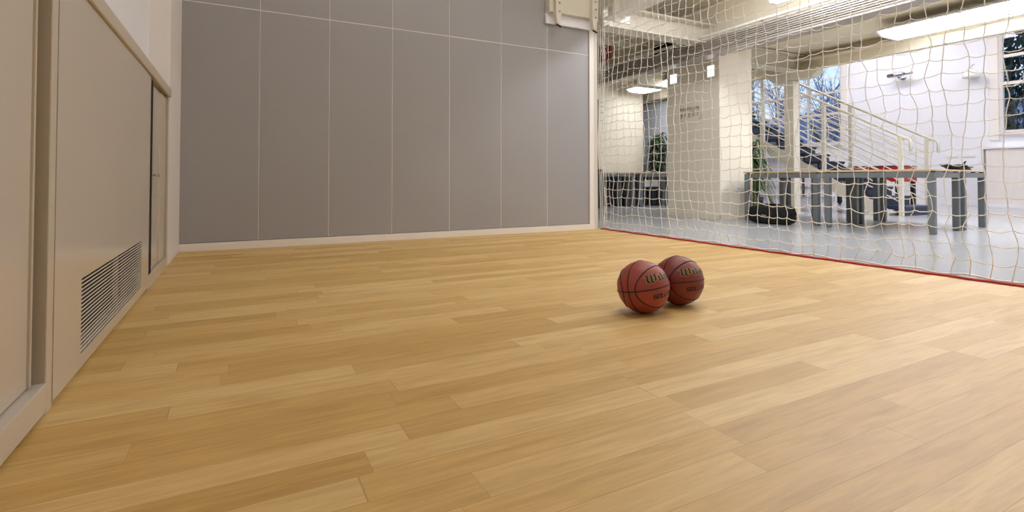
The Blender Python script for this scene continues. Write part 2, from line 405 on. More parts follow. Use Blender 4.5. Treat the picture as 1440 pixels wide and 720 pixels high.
# corrugated duct and pipes along the ceiling
du = thing('ceiling_duct', 'long ribbed grey metal duct running under the cream ceiling beyond the net', 'duct', (6.3, 3.3, 2.48))
prof = [(6.20, 2.50)]
for k in range(7):
    z = 2.52 + k * .028; prof += [(6.185, z), (6.185, z + .012), (6.205, z + .016), (6.205, z + .024)]
prof += [(6.20, 2.73), (6.39, 2.73), (6.39, 2.50)]
MB().prism(prof, 'y', -2.8, 9.85).build('duct_body', 'duct', du)
MB().box(6.17, 6.395, -2.8, 9.85, 2.475, 2.497, .004).build('lower_flange', 'duct', du)
pi_ = thing('ceiling_pipe', 'thin white pipe running along the top of the ribbed duct', 'pipe', (6.15, 3.3, 2.74))
MB().tube([(6.16, -2.8, 2.765), (6.16, 9.85, 2.765)], .024, 10).build('pipe_run', 'pipe', pi_, True)
for y in (1.5, 3.0, 4.5, 6.0, 7.5): MB().box(6.13, 6.39, y, y + .03, 2.735, 2.742).build('clip', 'steel', pi_)
# dark box on the fascia stands in for a shaded gap between beams
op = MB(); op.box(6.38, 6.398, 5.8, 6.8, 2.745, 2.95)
tag(op.build('gap_shade_box', 'void'), 'dark box for the shaded gap above the ribbed duct, left of the pillar top', 'opening')

# lamps ---------------------------------------------------------------
def lamp(label, x, y0, y1, z, wid, glow, group, top=2.92):
    t = thing('ceiling_lamp', label, 'lamp', (x, (y0 + y1) / 2, z), group)
    MB().prism([(x - wid * .25, z + .09), (x + wid * .25, z + .09), (x + wid * .5, z + .02), (x + wid * .5, z), (x - wid * .5, z), (x - wid * .5, z + .02)], 'y', y0, y1).build('housing', 'white', t)
    MB().prism([(x - wid * .46, z - .002), (x + wid * .46, z - .002), (x + wid * .30, z - .055), (x - wid * .30, z - .055)], 'y', y0 + .03, y1 - .03).build('diffuser', glow, t)
    for ya, yb in ((y0, y0 + .028), (y1 - .028, y1)):
        MB().prism([(x - wid * .5, z + .0), (x + wid * .5, z + .0), (x + wid * .32, z - .06), (x - wid * .32, z - .06)], 'y', ya, yb).build('end_cap', 'white', t)
    for y in (y0 + .3, y1 - .3): MB().tube([(x, y, z + .09), (x, y, top)], .006, 6).build('hanger', 'steel', t)
    return t
lamp('long fluorescent ceiling lamp under the cream soffit, nearest the tall window', 8.46, 1.2, 4.14, 2.76, .70, 'glow', 'fluorescent lamps under the soffit')
lamp('fluorescent ceiling lamp under the soffit behind the pillar, over the left table', 8.46, 7.3, 9.6, 2.76, .70, 'glowsoft', 'fluorescent lamps under the soffit')
lamp('narrow fluorescent ceiling lamp between the net and the ribbed duct', 5.75, 2.2, 4.08, 2.83, .16, 'glowduct', 'fluorescent lamps by the duct', 3.3)
lamp('narrow fluorescent ceiling lamp beyond the beam', 5.75, -1.4, 1.0, 2.83, .16, 'glowduct', 'fluorescent lamps by the duct', 3.3)
lamp('added unseen lamp under the cream ceiling that brightens the pillar face', 5.1, 2.0, 4.9, 3.2, .3, 'glow', 'fluorescent lamps by the duct', 3.3)  # added out of view to brighten the left face of the pillar
for x, y, lab in ((3.3, .0, 'court lamp near the net'), (1.7, 2.4, 'court lamp before the grey wall'), (3.3, 2.8, 'court lamp by the end of the grey wall')):
    lamp('high ' + lab, x, y - .75, y + .75, 4.6, .36, 'glowcourt', 'court lamps', 5.0)
for x, y in ((11.6, 3.0), (11.6, 7.5), (13.6, 3.0), (13.6, 7.5)):
    lamp('high hall lamp over the staircase side of the hall', x, y - 1.4, y + 1.4, 4.7, .5, 'glowhall', 'hall lamps', 5.0)

# fire sign
fs = thing('fire_extinguisher_sign', 'red and white fire extinguisher sign high by the end of the grey wall', 'sign', (6.39, 8.15, 2.9))
YS0, YS1, ZS0, ZS1 = 7.98, 8.38, 2.95, 3.31
fs.location = (6.385, 8.18, 2.93)
sx = 6.39
MB().box(sx, 6.399, YS0, YS1, ZS0, ZS1).build('plate', 'signred', fs)
bd = MB(); t_ = .016; o_ = .010; X0, X1 = sx - .002, sx
bd.box(X0, X1, YS0 + o_, YS1 - o_, ZS0 + o_, ZS0 + t_); bd.box(X0, X1, YS0 + o_, YS1 - o_, ZS1 - t_, ZS1 - o_)
bd.box(X0, X1, YS0 + o_, YS0 + t_, ZS0 + o_, ZS1 - o_); bd.box(X0, X1, YS1 - t_, YS1 - o_, ZS0 + o_, ZS1 - o_)
bd.build('white_border', 'signwhite', fs)
ym = (YS0 + YS1) / 2 + .01
g = MB(); g.prism([(ym - .055, ZS0 + .05), (ym + .055, ZS0 + .05), (ym + .055, ZS0 + .215), (ym + .03, ZS0 + .25), (ym - .03, ZS0 + .25), (ym - .055, ZS0 + .215)], 'x', X0, X1)
g.box(X0, X1, ym - .015, ym + .015, ZS0 + .25, ZS0 + .28); g.box(X0, X1, ym - .05, ym + .03, ZS0 + .278, ZS0 + .292)
arc = [(X0, ym + .02 + .085 * sin(a), ZS0 + .2 + .085 * cos(a)) for a in [radians(d) for d in range(0, 125, 12)]]
g.tube(arc, .006, 5)
arc = [(X0, ym - .02 - .085 * sin(a), ZS0 + .2 + .085 * cos(a)) for a in [radians(d) for d in range(20, 125, 12)]]
g.tube(arc, .006, 5)
g.build('extinguisher_symbol', 'signwhite', fs)

# ------------------------------------------------------------------ cabinets along the left wall
CX_ = -.45
c1 = thing('sliding_door_cabinet', 'beige laminate cabinet with a recessed sliding door, closest to the viewer', 'cabinet', (-.6, .5, 0), 'beige cabinets along the left wall')
b = MB(); b.box(-.755, CX_, 1.815, 1.868, .0, 1.222, .003); b.box(-.755, CX_, -1.2, -1.15, 0, 1.222); b.box(-.755, -.735, -1.15, 1.815, .0, 1.222)
b.build('cabinet_body', 'laminate2', c1)
MB().box(-.735, CX_ + .004, -1.148, 1.812, .012, .088, .004).build('bottom_rail', 'laminate', c1)
MB().box(-.733, -.462, -1.148, 1.812, .0, .0115).build('kick_strip', 'duct', c1)
d = MB().box(-.510, -.476, -.2, 1.765, .092, 1.218, .002).build('door', 'laminate', c1)
MB().box(-.508, -.470, 1.765, 1.778, .092, 1.218, .002).build('edge_strip', 'laminate2', d)
MB().box(-.56, -.527, -1.14, .0, .092, 1.218, .002).build('door', 'laminate', c1)
tr = MB(); tr.box(-.52, -.49, -1.148, 1.812, .0885, .091); tr.build('track', 'steel', c1)

c2 = thing('radiator_cover', 'beige laminate radiator cover panel with a slatted air grille near the floor', 'cabinet', (-.6, 2.7, 0), 'beige cabinets along the left wall')
GY0, GY1, GZ0, GZ1 = 2.16, 3.34, .06, .305
b = MB(); A, B = CX_ - .02, CX_
b.box(A, B, 1.874, GY0, .015, 1.222); b.box(A, B, GY1, 3.575, .015, 1.222); b.box(A, B, GY0, GY1, .015, GZ0); b.box(A, B, GY0, GY1, GZ1, 1.222)
b.box(-.755, A, 3.557, 3.575, 0, 1.222); b.box(-.755, A, 1.874, 1.892, 0, 1.222); b.box(-.73, CX_ - .012, 1.892, 3.557, 0, .0145)
b.build('front_panel', 'laminate', c2)
gr = MB(); n_ = 18
for k in range(n_):
    z = GZ0 + .008 + k * (GZ1 - GZ0 - .02) / (n_ - 1)
    gr.prism([(B - .0030, z - .0005), (B - .001, z - .001), (B - .001, z + .0032), (B - .0030, z + .0037)], 'y', GY0 + .001, GY1 - .001)
go = gr.build('air_grille', 'slat', c2)
for yy in (GY0 + .59,): MB().box(A + .001, B - .003, yy, yy + .006, GZ0, GZ1).build('grille_rib', 'duct', go)
MB().box(-.56, -.545, GY0 - .05, GY1 + .05, .02, GZ1 + .1).build('cavity_shade_sheet', 'void', c2)  # dark sheet puts the shade behind the grille into its colour

c3 = thing('sliding_door_cabinet', 'narrow beige cabinet at the far end of the row, its sliding door left slightly open', 'cabinet', (-.6, 4.0, 0), 'beige cabinets along the left wall')
b = MB(); b.box(-.755, CX_, 4.42, 4.475, 0, 1.222, .003); b.box(-.755, -.735, 3.60, 4.42, 0, 1.222); b.box(-.735, CX_, 3.58, 3.592, .0, 1.222)
b.build('cabinet_body', 'laminate2', c3)
MB().box(-.735, CX_ + .002, 3.593, 4.419, 0, .078, .003).build('bottom_rail', 'laminate', c3)
MB().box(-.715, -.56, 3.595, 4.41, .08, 1.2).build('dark_backing', 'void', c3)  # black block stands in for the shade inside the cabinet
MB().box(-.505, -.4515, 3.594, 3.698, .082, 1.21).build('gap_shade_block', 'void', c3)  # black block painted in for the shade of the open door gap
d = MB().box(-.492, -.468, 3.80, 4.12, .082, 1.205, .002).build('door', 'laminate', c3)
for a, b_ in ((3.70, 3.80), (4.12, 4.40)): MB().box(-.494, -.462, a, b_, .082, 1.205, .003).build('door_stile', 'laminate2', d)
MB().lathe([(.006, -.468), (.006, -.45), (.012, -.447), (.012, -.437), (.008, -.434)], (0, 3.87, .655), 12, 'x').build('knob', 'steel', d, True)
MB().box(-.755, CX_ + .012, -1.2, 4.50, 1.225, 1.285, .008).build('worktop', 'laminate2', None, label='long beige ledge running on top of the row of cabinets', category='ledge')

# ------------------------------------------------------------------ basketballs
R = .1213
def basis(c, yoff, qoff, tw=0):
    """local axes from where the seam crossing shows on the ball (right, up, towards) offsets"""
    C0 = Vector((0, 0, HGT)); v = (C0 - Vector(c)).normalized(); r = Vector((0, 0, 1)).cross(v).normalized(); u = v.cross(r)
    def W(o):
        d2 = max(0, 1 - o[0] ** 2 - o[1] ** 2); return (r * o[0] + u * o[1] + v * math.sqrt(d2)).normalized()
    y = W(yoff); q = W(qoff); x = (q - y * q.dot(y)).normalized(); z = x.cross(y)
    if z.dot(u) < 0: z = -z
    return x, y, z
NIB = radians(38)
def nib_stroke(pts, w, t, grow=0.0):
    """calligraphic stroke polygons in 2-D: list of convex polys"""
    dx, dy = cos(NIB) * w / 2, sin(NIB) * w / 2; nx, ny = -sin(NIB) * t / 2, cos(NIB) * t / 2
    out = []
    def nibpoly(p):
        k = 1
        return [(p[0] + sx * (dx) + sy * nx, p[1] + sx * dy + sy * ny) for sx, sy in ((-1, -1), (1, -1), (1, 1), (-1, 1))]
    for a, b in zip(pts[:-1], pts[1:]):
        P = nibpoly(a) + nibpoly(b)
        P = [(x, y) for x, y in P]
        # convex hull
        P = sorted(set(P)); 
        def half(q):
            h = []
            for p in q:
                while len(h) >= 2 and (h[-1][0] - h[-2][0]) * (p[1] - h[-2][1]) - (h[-1][1] - h[-2][1]) * (p[0] - h[-2][0]) <= 1e-12: h.pop()
                h.append(p)
            return h[:-1]
        hull = half(P) + half(P[::-1])
        if grow:
            cx_ = sum(p[0] for p in hull) / len(hull); cy_ = sum(p[1] for p in hull) / len(hull)
            g2 = []
            n = len(hull)
            for i in range(n):
                p0, p1, p2 = hull[i - 1], hull[i], hull[(i + 1) % n]
                e1 = Vector((p1[0] - p0[0], p1[1] - p0[1])).normalized(); e2 = Vector((p2[0] - p1[0], p2[1] - p1[1])).normalized()
                nrm = Vector((e1.y + e2.y, -(e1.x + e2.x)))
                if nrm.length < 1e-6: nrm = Vector((e1.y, -e1.x))
                nrm.normalize(); g2.append((p1[0] + nrm.x * grow * 1.25, p1[1] + nrm.y * grow * 1.25))
            hull = g2
        out.append(hull)
    return out
# letters as pen strokes, x-height 1, cap height 1.55 (width, strokes)
GL = {
 'W': (2.0, [[(-.15, 1.25), (.15, 1.5), (.3, 1.3), (.22, .25), (.5, 0), (.85, .25)], [(.85, 1.5), (.92, 1.2), (.85, .15), (1.1, 0), (1.5, .35), (1.62, 1.0), (1.45, 1.5), (1.75, 1.35)]]),
 'i': (.62, [[(.05, .85), (.2, 1.0), (.22, .2), (.38, 0), (.52, .12)], [(.2, 1.38), (.24, 1.42)]]),
 'l': (.62, [[(.05, 1.45), (.22, 1.6), (.22, .2), (.38, 0), (.52, .12)]]),
 's': (.85, [[(.66, .86), (.45, 1.0), (.22, .82), (.3, .58), (.58, .45), (.62, .2), (.38, 0), (.1, .15)]]),
 'o': (.92, [[(.42, 1.0), (.16, .8), (.16, .22), (.42, 0), (.68, .22), (.68, .8), (.42, 1.0)]]),
 'n': (1.0, [[(.05, .85), (.2, 1.0), (.22, .05)], [(.22, .72), (.5, 1.0), (.68, .82), (.68, .2), (.82, 0), (.95, .1)]]),
 'S': (.9, [[(.75, 1), (.15, 1), (.1, .55), (.75, .48), (.72, 0), (.08, 0)]]),
 'O': (.95, [[(.12, 1), (.8, 1), (.8, 0), (.12, 0), (.12, 1)]]),
 'L': (.8, [[(.12, 1), (.12, 0), (.7, 0)]]),
 'U': (.95, [[(.12, 1), (.12, 0), (.8, 0), (.8, 1)]]),
 'T': (.9, [[(.02, 1), (.82, 1)], [(.42, 1), (.42, 0)]]),
 'I': (.4, [[(.16, 1), (.16, 0)]]),
 'N': (.98, [[(.12, 0), (.12, 1), (.8, 0), (.8, 1)]]),
}
def word_polys(word, w, t, grow=0.0):
    x = 0; out = []
    for ch in word:
        adv, st = GL[ch]
        for s_ in st: out += nib_stroke([(x + p[0], p[1]) for p in s_], w, t, grow)
        x += adv
    return out, x
def wrap_word(mb, C, ax, word, th0, th1, lat0, xh, w, t, rad, grow=0.0, shear=0.0):
    polys, W_ = word_polys(word, w, t, grow)
    x, y, z = ax
    for i, poly in enumerate(polys):
        # subdivide each polygon as fan with midpoints so it hugs the sphere
        bm = bmesh.new(); vs = [bm.verts.new((p[0], p[1], 0)) for p in poly]
        try: bm.faces.new(vs)
        except Exception: bm.free(); continue
        bmesh.ops.triangulate(bm, faces=bm.faces[:]); bmesh.ops.subdivide_edges(bm, edges=bm.edges[:], cuts=2, use_grid_fill=True)
        bm.verts.index_update(); out = []
        for v in bm.verts:
            th = th0 + (v.co.x + shear * v.co.y) / W_ * (th1 - th0); la = lat0 + v.co.y * xh
            d_ = (y * cos(th) + x * sin(th)) * cos(la) + z * sin(la)
            out.append(Vector(C) + d_ * (rad + i * 4e-6))
        mb.add(out, [[v.index for v in f.verts] for f in bm.faces]); bm.free()
def basketball(C, ax, m, label):
    root = thing('basketball', label, 'ball', (C[0], C[1], 0), 'basketballs on the oak floor')
    bm = bmesh.new(); bmesh.ops.create_icosphere(bm, subdivisions=5, radius=R)
    bm.verts.index_update(); s = MB().add([Vector(C) + v.co for v in bm.verts], [[v.index for v in f.verts] for f in bm.faces]); bm.free()
    s.build('ball_skin', m, root, True)
    x, y, z = ax; sm = MB(); C = Vector(C); rs = R - .0006; NS = 96
    def loop(fn):
        pts = [C + fn(2 * pi * k / NS).normalized() * rs for k in range(NS + 1)]
        sm.tube(pts, .0031, 6, False)
    loop(lambda a: y * cos(a) + x * sin(a))
    loop(lambda a: y * cos(a) + z * sin(a))
    for sg in (1, -1):
        def lf(a, sg=sg):
            rho = 1 / math.sqrt((cos(a) / radians(74)) ** 2 + (sin(a) / radians(50)) ** 2)
            return x * sg * cos(rho) + (y * cos(a) + z * sin(a)) * sin(rho)
        loop(lf)
    sm.build('seams', 'seam', root, True)
    dg = lambda v: radians(v)
    for s_ in (1, -1):
        a2 = (x * s_, y * 1, z) if s_ == 1 else (-x, -y, z)
        o = MB(); wrap_word(o, C, a2, 'Wilson', dg(43.5), dg(138), dg(14.5), dg(10.6), .34, .13, R + .0004, .055)
        g_ = o.build('maker_outline', 'gold', root)
        o = MB(); wrap_word(o, C, a2, 'Wilson', dg(43.5), dg(138), dg(14.5), dg(10.6), .34, .13, R + .0009)
        o.build('maker_name', 'ink', root)
        o = MB(); wrap_word(o, C, a2, 'SOLUTION', dg(52), dg(130), dg(-21), dg(8), .24, .17, R + .0005, 0, .15)
        o.build('model_name', 'ink', root)
    return root
B1 = (1.701, 1.893, R); B2 = (1.965, 1.928, R)
basketball(B1, basis(B1, (-.54, -.24), (.98, .17)), 'ball', 'reddish brown basketball in front of the other, on the oak floor')
basketball(B2, basis(B2, (-.60, -.15), (.87, .06)), 'ball2', 'darker red basketball partly hidden behind the front one')

# ------------------------------------------------------------------ tables of the hall
def table(label, x0, x1, y0, y1, top=.745, group='grey leg tables beyond the net', leg=.068):
    t = thing('work_table', label, 'table', ((x0 + x1) / 2, (y0 + y1) / 2, 0), group)
    MB().box(x0, x1, y0, y1, top - .022, top - .004, .003).build('tabletop', 'ply', t)
    MB().box(x0 + .004, x1 - .004, y0 + .004, y1 - .004, top - .004, top).build('top_surface', 'tabletop', t)
    f = MB(); a, b = top - .095, top - .034
    f.box(x0 + .01, x1 - .01, y0 + .01, y0 + .05, a, b); f.box(x0 + .01, x1 - .01, y1 - .05, y1 - .01, a, b)
    f.box(x0 + .01, x0 + .05, y0 + .05, y1 - .05, a, b); f.box(x1 - .05, x1 - .01, y0 + .05, y1 - .05, a, b)
    f.build('frame', 'greyframe', t)
    for xx in (x0 + .05, (x0 + x1) / 2, x1 - .09):
        for yy in (y0 + .015, y1 - .055): MB().box(xx, xx + .04, yy, yy + .04, b, top - .022).build('spacer', 'blackplastic', t)
    for xx in (x0 + .008, x1 - .008 - leg):
        for yy in (y0 + .008, y1 - .008 - leg):
            MB().box(xx, xx + leg, yy, yy + leg, .004, a, .004).build('leg', 'greyframe', t)
            MB().box(xx + .01, xx + leg - .01, yy + .01, yy + leg - .01, 0, .005).build('foot', 'blackplastic', t)
    return t
def turn(t, px, py, deg):
    a = radians(deg); dx, dy = t.location.x - px, t.location.y - py
    t.location = (px + dx * cos(a) - dy * sin(a), py + dx * sin(a) + dy * cos(a), 0); t.rotation_euler.z = a
t_a = table('grey framed table on the net side, its corner nearest the viewer', 6.96, 7.82, 2.95, 4.15)
turn(t_a, 6.93, 2.92, 6)
table('grey framed table on the net side, beside the black bag and the pillar', 6.90, 7.82, 4.26, 5.42)
t_b = table('grey framed table on the stair side, carrying the black cloth cap', 7.87, 8.70, 2.93, 4.14)
turn(t_b, 6.93, 2.92, 6)
table('grey framed table on the stair side, close to the steel post', 7.87, 8.66, 4.37, 5.42)
table('grey table against the cream wall, beside the end of the grey wall', 6.9, 7.90, 9.02, 9.60, .785, 'tables by the cream wall', .095)
table('grey table against the cream wall, in front of the bushy plant', 8.02, 8.97, 9.02, 9.60, .785, 'tables by the cream wall', .095)
cb_ = thing('low_cupboard', 'charcoal low cupboard under the tables left of the pillar', 'cupboard', (8.1, 9.78, 0))
MB().box(7.2, 8.88, 9.68, 9.895, .0, .70, .004).build('cupboard_body', 'charcoal', cb_)
for a, b in ((7.21, 7.75), (7.765, 8.31), (8.325, 8.87)):
    dd = MB().box(a, b, 9.66, 9.679, .06, .685, .003).build('door', 'charcoal', cb_)
    MB().box(b - .04, b - .025, 9.648, 9.66, .35, .47).build('handle', 'steel', dd)
# boxes under that table
for k, (x, lab) in enumerate(((8.50, 'small white box under the table left of the pillar, farther from the pillar'), (8.745, 'small white box under the table left of the pillar, nearer the pillar'))):
    bx_ = thing('storage_box', lab, 'box', (x, 9.35, .44), 'white boxes under the table')
    MB().box(x - .09, x + .09, 9.29, 9.41, .452, .60, .01).build('box_body', 'signwhite', bx_)
    MB().box(x - .096, x + .096, 9.284, 9.416, .60, .62, .006).build('lid', 'inkgrey', bx_)
st_ = thing('low_stool', 'dark grey low bench under the table left of the pillar, carrying two white boxes', 'bench', (8.62, 9.35, 0))
MB().box(8.38, 8.86, 9.27, 9.43, .42, .452, .004).build('seat', 'charcoal', st_)
for xx in (8.39, 8.81):
    for yy in (9.28, 9.38): MB().box(xx, xx + .04, yy, yy + .04, 0, .42).build('leg', 'charcoal', st_)

# black crumpled cap on the table
cp = thing('cloth_cap', 'crumpled black cloth cap lying on the right end of the tables', 'cap', (8.36, 3.3, .745))
def blob(c, ax, seed, amp=.18, sub=4, flat=None):
    bm = bmesh.new(); bmesh.ops.create_icosphere(bm, subdivisions=sub, radius=1)
    for v in bm.verts:
        n_ = noise.noise(v.co * 1.7 + Vector((seed, 0, 0))) * amp * 1.6 + noise.noise(v.co * 4 + Vector((seed, 5, 0))) * amp * .6
        q = v.co * (1 + n_); p = Vector((q.x * ax[0], q.y * ax[1], q.z * ax[2])) + Vector(c)
        if flat is not None and p.z < flat: p.z = flat
        v.co = p
    bm.verts.index_update(); m = MB().add([v.co for v in bm.verts], [[v.index for v in f.verts] for f in bm.faces]); bm.free(); return m
blob((8.37, 3.28, .775), (.12, .105, .045), 3, .3, 4, .746).build('crown', 'blackcloth', cp, True)
def sheet(c, lx, ly, th, fn, ang, nx=18, ny=10):
    vs = []; fs = []
    for s_ in (1, -1):
        for i in range(nx + 1):
            for j in range(ny + 1):
                u, v = i / nx * 2 - 1, j / ny * 2 - 1
                k = math.sqrt(max(0, 1 - .35 * v * v)); x_, y_ = u * lx * k, v * ly * math.sqrt(max(.05, 1 - .6 * u * u))
                z_ = fn(u, v) + s_ * th / 2
                vs.append((c[0] + x_ * cos(ang) - y_ * sin(ang), c[1] + x_ * sin(ang) + y_ * cos(ang), c[2] + z_))
    n1 = (nx + 1) * (ny + 1)
    for i in range(nx):
        for j in range(ny):
            a = i * (ny + 1) + j; q = (a, a + 1, a + ny + 2, a + ny + 1); fs += [q, tuple(n1 + t for t in q[::-1])]
    ed = [i * (ny + 1) for i in range(nx + 1)] + [nx * (ny + 1) + j for j in range(1, ny + 1)] + [i * (ny + 1) + ny for i in range(nx - 1, -1, -1)] + [j for j in range(ny - 1, 0, -1)]
    for a, b in zip(ed, ed[1:] + ed[:1]): fs.append((a, b, n1 + b, n1 + a))
    return MB().add(vs, fs)
ca = radians(-27.8)
sheet((8.34, 3.30, .768), .20, .11, .008, lambda u, v: .045 * max(0, -u - .25) * 1.6 + .035 * max(0, u - .4) + .010 * noise.noise(Vector((u * 3, v * 3, 1))), ca).build('brim', 'blackcloth', cp, True)
MB().tube([(8.42, 3.27, .80), (8.43, 3.25, .845), (8.45, 3.24, .865)], [.018, .013, .008], 8).build('tag_strap', 'blackcloth', cp, True)

# black duffel bag on the floor
bg = thing('duffel_bag', 'black duffel bag standing on the grey floor beside the pillar, under the table end', 'bag', (6.93, 4.97, 0))
bm = bmesh.new(); bmesh.ops.create_cube(bm, size=2); bmesh.ops.subdivide_edges(bm, edges=bm.edges[:], cuts=9, use_grid_fill=True)
for v in bm.verts:
    p = v.co.copy(); e = 5.0
    r_ = (abs(p.x) ** e + abs(p.y) ** e + abs(p.z) ** e) ** (1 / e); p = p / r_
    k = 1 + .05 * noise.noise(p * 3.1) + .03 * noise.noise(p * 8)
    v.co = Vector((6.70 + p.x * .155 * k, 4.80 + p.y * .31 * k, max(.008, .128 + p.z * .128 * k)))
bm.verts.index_update(); s = MB().add([v.co for v in bm.verts], [[v.index for v in f.verts] for f in bm.faces]); bm.free()
s.build('bag_body', 'blackcloth', bg, True)
for xo in (-.05, .05):
    MB().tube([(6.70 + xo, 4.80 + .17 * cos(a), .245 + .03 * sin(a)) for a in [pi * k / 12 for k in range(13)]], .009, 6).build('handle', 'blackcloth', bg, True)
MB().tube([(6.70, 4.80 - .27 + .54 * k / 12, .262 + .004 * sin(k * 2.1) - (.02 if k in (0, 12) else 0)) for k in range(13)], .005, 5).build('zip', 'steel', bg)
MB().box(6.535, 6.55, 4.85, 5.07, .06, .17, .006).build('side_pocket', 'blackcloth', bg)
MB().tube([(6.56, 5.09, .17), (6.545, 4.9, .125), (6.545, 4.78, .12)], .007, 5).build('shoulder_strap', 'inkgrey', bg)
bg.location = bg.location

# ------------------------------------------------------------------ steel post and its head
sp = MB(); px_, py_ = 9.12, 6.1
sp.box(px_ - .09, px_ - .078, py_ - .09, py_ + .09, 0, 2.45); sp.box(px_ + .078, px_ + .09, py_ - .09, py_ + .09, 0, 2.45); sp.box(px_ - .078, px_ + .078, py_ - .007, py_ + .007, 0, 2.45)
sp.box(px_ - .078, px_ + .078, py_ - .088, py_ - .08, 0.0, 2.45)
sp.box(px_ - .14, px_ + .14, py_ - .14, py_ + .14, 0, .015)
hd = [(5.56, 2.62), (5.56, 2.54), (5.66, 2.46), (6.40, 2.46), (6.50, 2.54), (6.50, 2.62)]
sp.prism(hd, 'x', 9.02, 9.22)
struct(sp, 'column_steel', 'ivory', 'cream steel post with a broad head carrying the soffit')

# ------------------------------------------------------------------ staircase
SX0, SX1 = 10.03, 10.90; RUN, RISE, Y0 = .29, .165, 4.72
stair = thing('staircase', 'cream steel staircase with dark blue steps and rod railings rising behind the tables', 'stairs', (10.45, 4.72, 0))
NST = 16
for k in range(NST):
    y = Y0 + RUN * k; z = RISE * (k + 1)
    m = MB()
    m.prism([(y - .02, z), (y - .03, z - .02), (y - .02, z - .045), (y, z - .05), (y, max(0, z - RISE - .0)), (y + .03, max(0, z - RISE)), (y + .05, z - .06), (y + RUN + .02, z - .06), (y + RUN + .02, z)], 'x', SX0 + .03 - (.0 if k else .0), SX1 - .03)
    m.build('step', 'navy', stair)
for x in (SX0 - .01, SX1 - .02):
    sl = RISE / RUN
    def zl(y, off): return (y - Y0) * sl + off
    yE = Y0 + NST * RUN
    poly = [(Y0 + .22, 0), (Y0 + .48, 0), (yE, zl(yE, -.30)), (yE, zl(yE, -.03)), (Y0 + .27, zl(Y0 + .27, -.03)), (Y0 + .22, .10)]
    MB().prism(poly, 'x', x, x + .03).build('stringer', 'ivory', stair)
MB().box(9.32, SX1 + .1, Y0 + NST * RUN, 10.2, 2.66, 2.74).build('landing', 'navy', stair)
for x, ph in ((SX0 - .03, 0), (SX1 + .03, .02)):
    def P(y, h): return (x, y, (y - Y0) * RISE / RUN + h)
    ye = Y0 + NST * RUN - .05
    rl = [(x, Y0 - .16, 1.12), (x, Y0 - .165, 1.28), (x, Y0 - .13, 1.335), (x, Y0 - .06, 1.36), P(Y0, 1.385)]
    rl = [(x, Y0 - .14, 1.10), (x, Y0 - .14, 1.27), (x, Y0 - .11, 1.315), (x, Y0 - .05, 1.335), P(Y0 + .02, 1.36), P(ye, 1.36)]
    MB().tube(rl, .024, 10).build('handrail', 'ivory', stair, True)
    for k in range(4):
        y = Y0 + .01 + 1.31 * k + ph
        if y > ye: continue
        zb = 0.0 if k == 0 else P(y, -.1)[2]
        MB().box(x - .03, x + .03, y - .03, y + .03, max(0, zb), P(y, 1.34)[2]).build('baluster_post', 'ivory', stair)
    for k in range(9):
        h_ = .22 + k * .122
        MB().tube([P(Y0 + .02, h_), P(ye, h_)], .009, 6).build('railing_rod', 'ivory', stair)

# ------------------------------------------------------------------ table football
ft = thing('football_table', 'red table football game with black legs behind the staircase', 'games table', (13.5, 6.95, 0))
fx0, fx1, fy0, fy1 = 13.15, 13.9, 6.25, 7.66; fz0, fz1 = .57, .92
b = MB(); b.box(fx0, fx0 + .03, fy0, fy1, fz0, fz1, .004); b.box(fx1 - .03, fx1, fy0, fy1, fz0, fz1, .004)
b.box(fx0 + .03, fx1 - .03, fy0, fy0 + .03, fz0, fz1); b.box(fx0 + .03, fx1 - .03, fy1 - .03, fy1, fz0, fz1); b.box(fx0 + .03, fx1 - .03, fy0 + .03, fy1 - .03, fz0, fz0 + .03)
b.build('cabinet_body', 'redlam', ft)
b = MB(); b.box(fx0 - .006, fx0 + .034, fy0 - .006, fy1 + .006, fz1, fz1 + .02); b.box(fx1 - .034, fx1 + .006, fy0 - .006, fy1 + .006, fz1, fz1 + .02)
b.box(fx0 + .034, fx1 - .034, fy0 - .006, fy0 + .034, fz1, fz1 + .02); b.box(fx0 + .034, fx1 - .034, fy1 - .034, fy1 + .006, fz1, fz1 + .02)
b.build('top_rim', 'blackplastic', ft)
for k in range(8):
    y = fy0 + .12 + k * (fy1 - fy0 - .24) / 7
    rd = MB().tube([(fx0 - .16, y, fz1 - .08), (fx1 + .16, y, fz1 - .08)], .008, 6).build('rod', 'steel', ft)
    s = -1 if k % 2 else 1
    xx = fx0 - .16 if s < 0 else fx1 + .16
    MB().tube([(xx, y, fz1 - .08), (xx - .0 + s * .10, y, fz1 - .08)], [.014, .016], 8).build('handle', 'blackplastic', rd)
    for q in range(3):
        x_ = fx0 + .18 + q * .2
        MB().lathe([(.008, fz1 - .17), (.014, fz1 - .14), (.013, fz1 - .07), (.007, fz1 - .06), (.011, fz1 - .045), (.004, fz1 - .032)], (x_, y, 0), 8).build('player_figure', 'signwhite' if k % 3 else 'blackplastic', rd)
for xx in (fx0 + .01, fx1 - .09):
    for yy in (fy0 + .02, fy1 - .10):
        MB().box(xx, xx + .08, yy, yy + .08, .04, fz0, .004).build('leg', 'blackplastic', ft)
        MB().lathe([(.02, 0), (.045, .012), (.03, .03), (.012, .042)], (xx + .04, yy + .04, 0), 12).build('foot', 'blackplastic', ft)

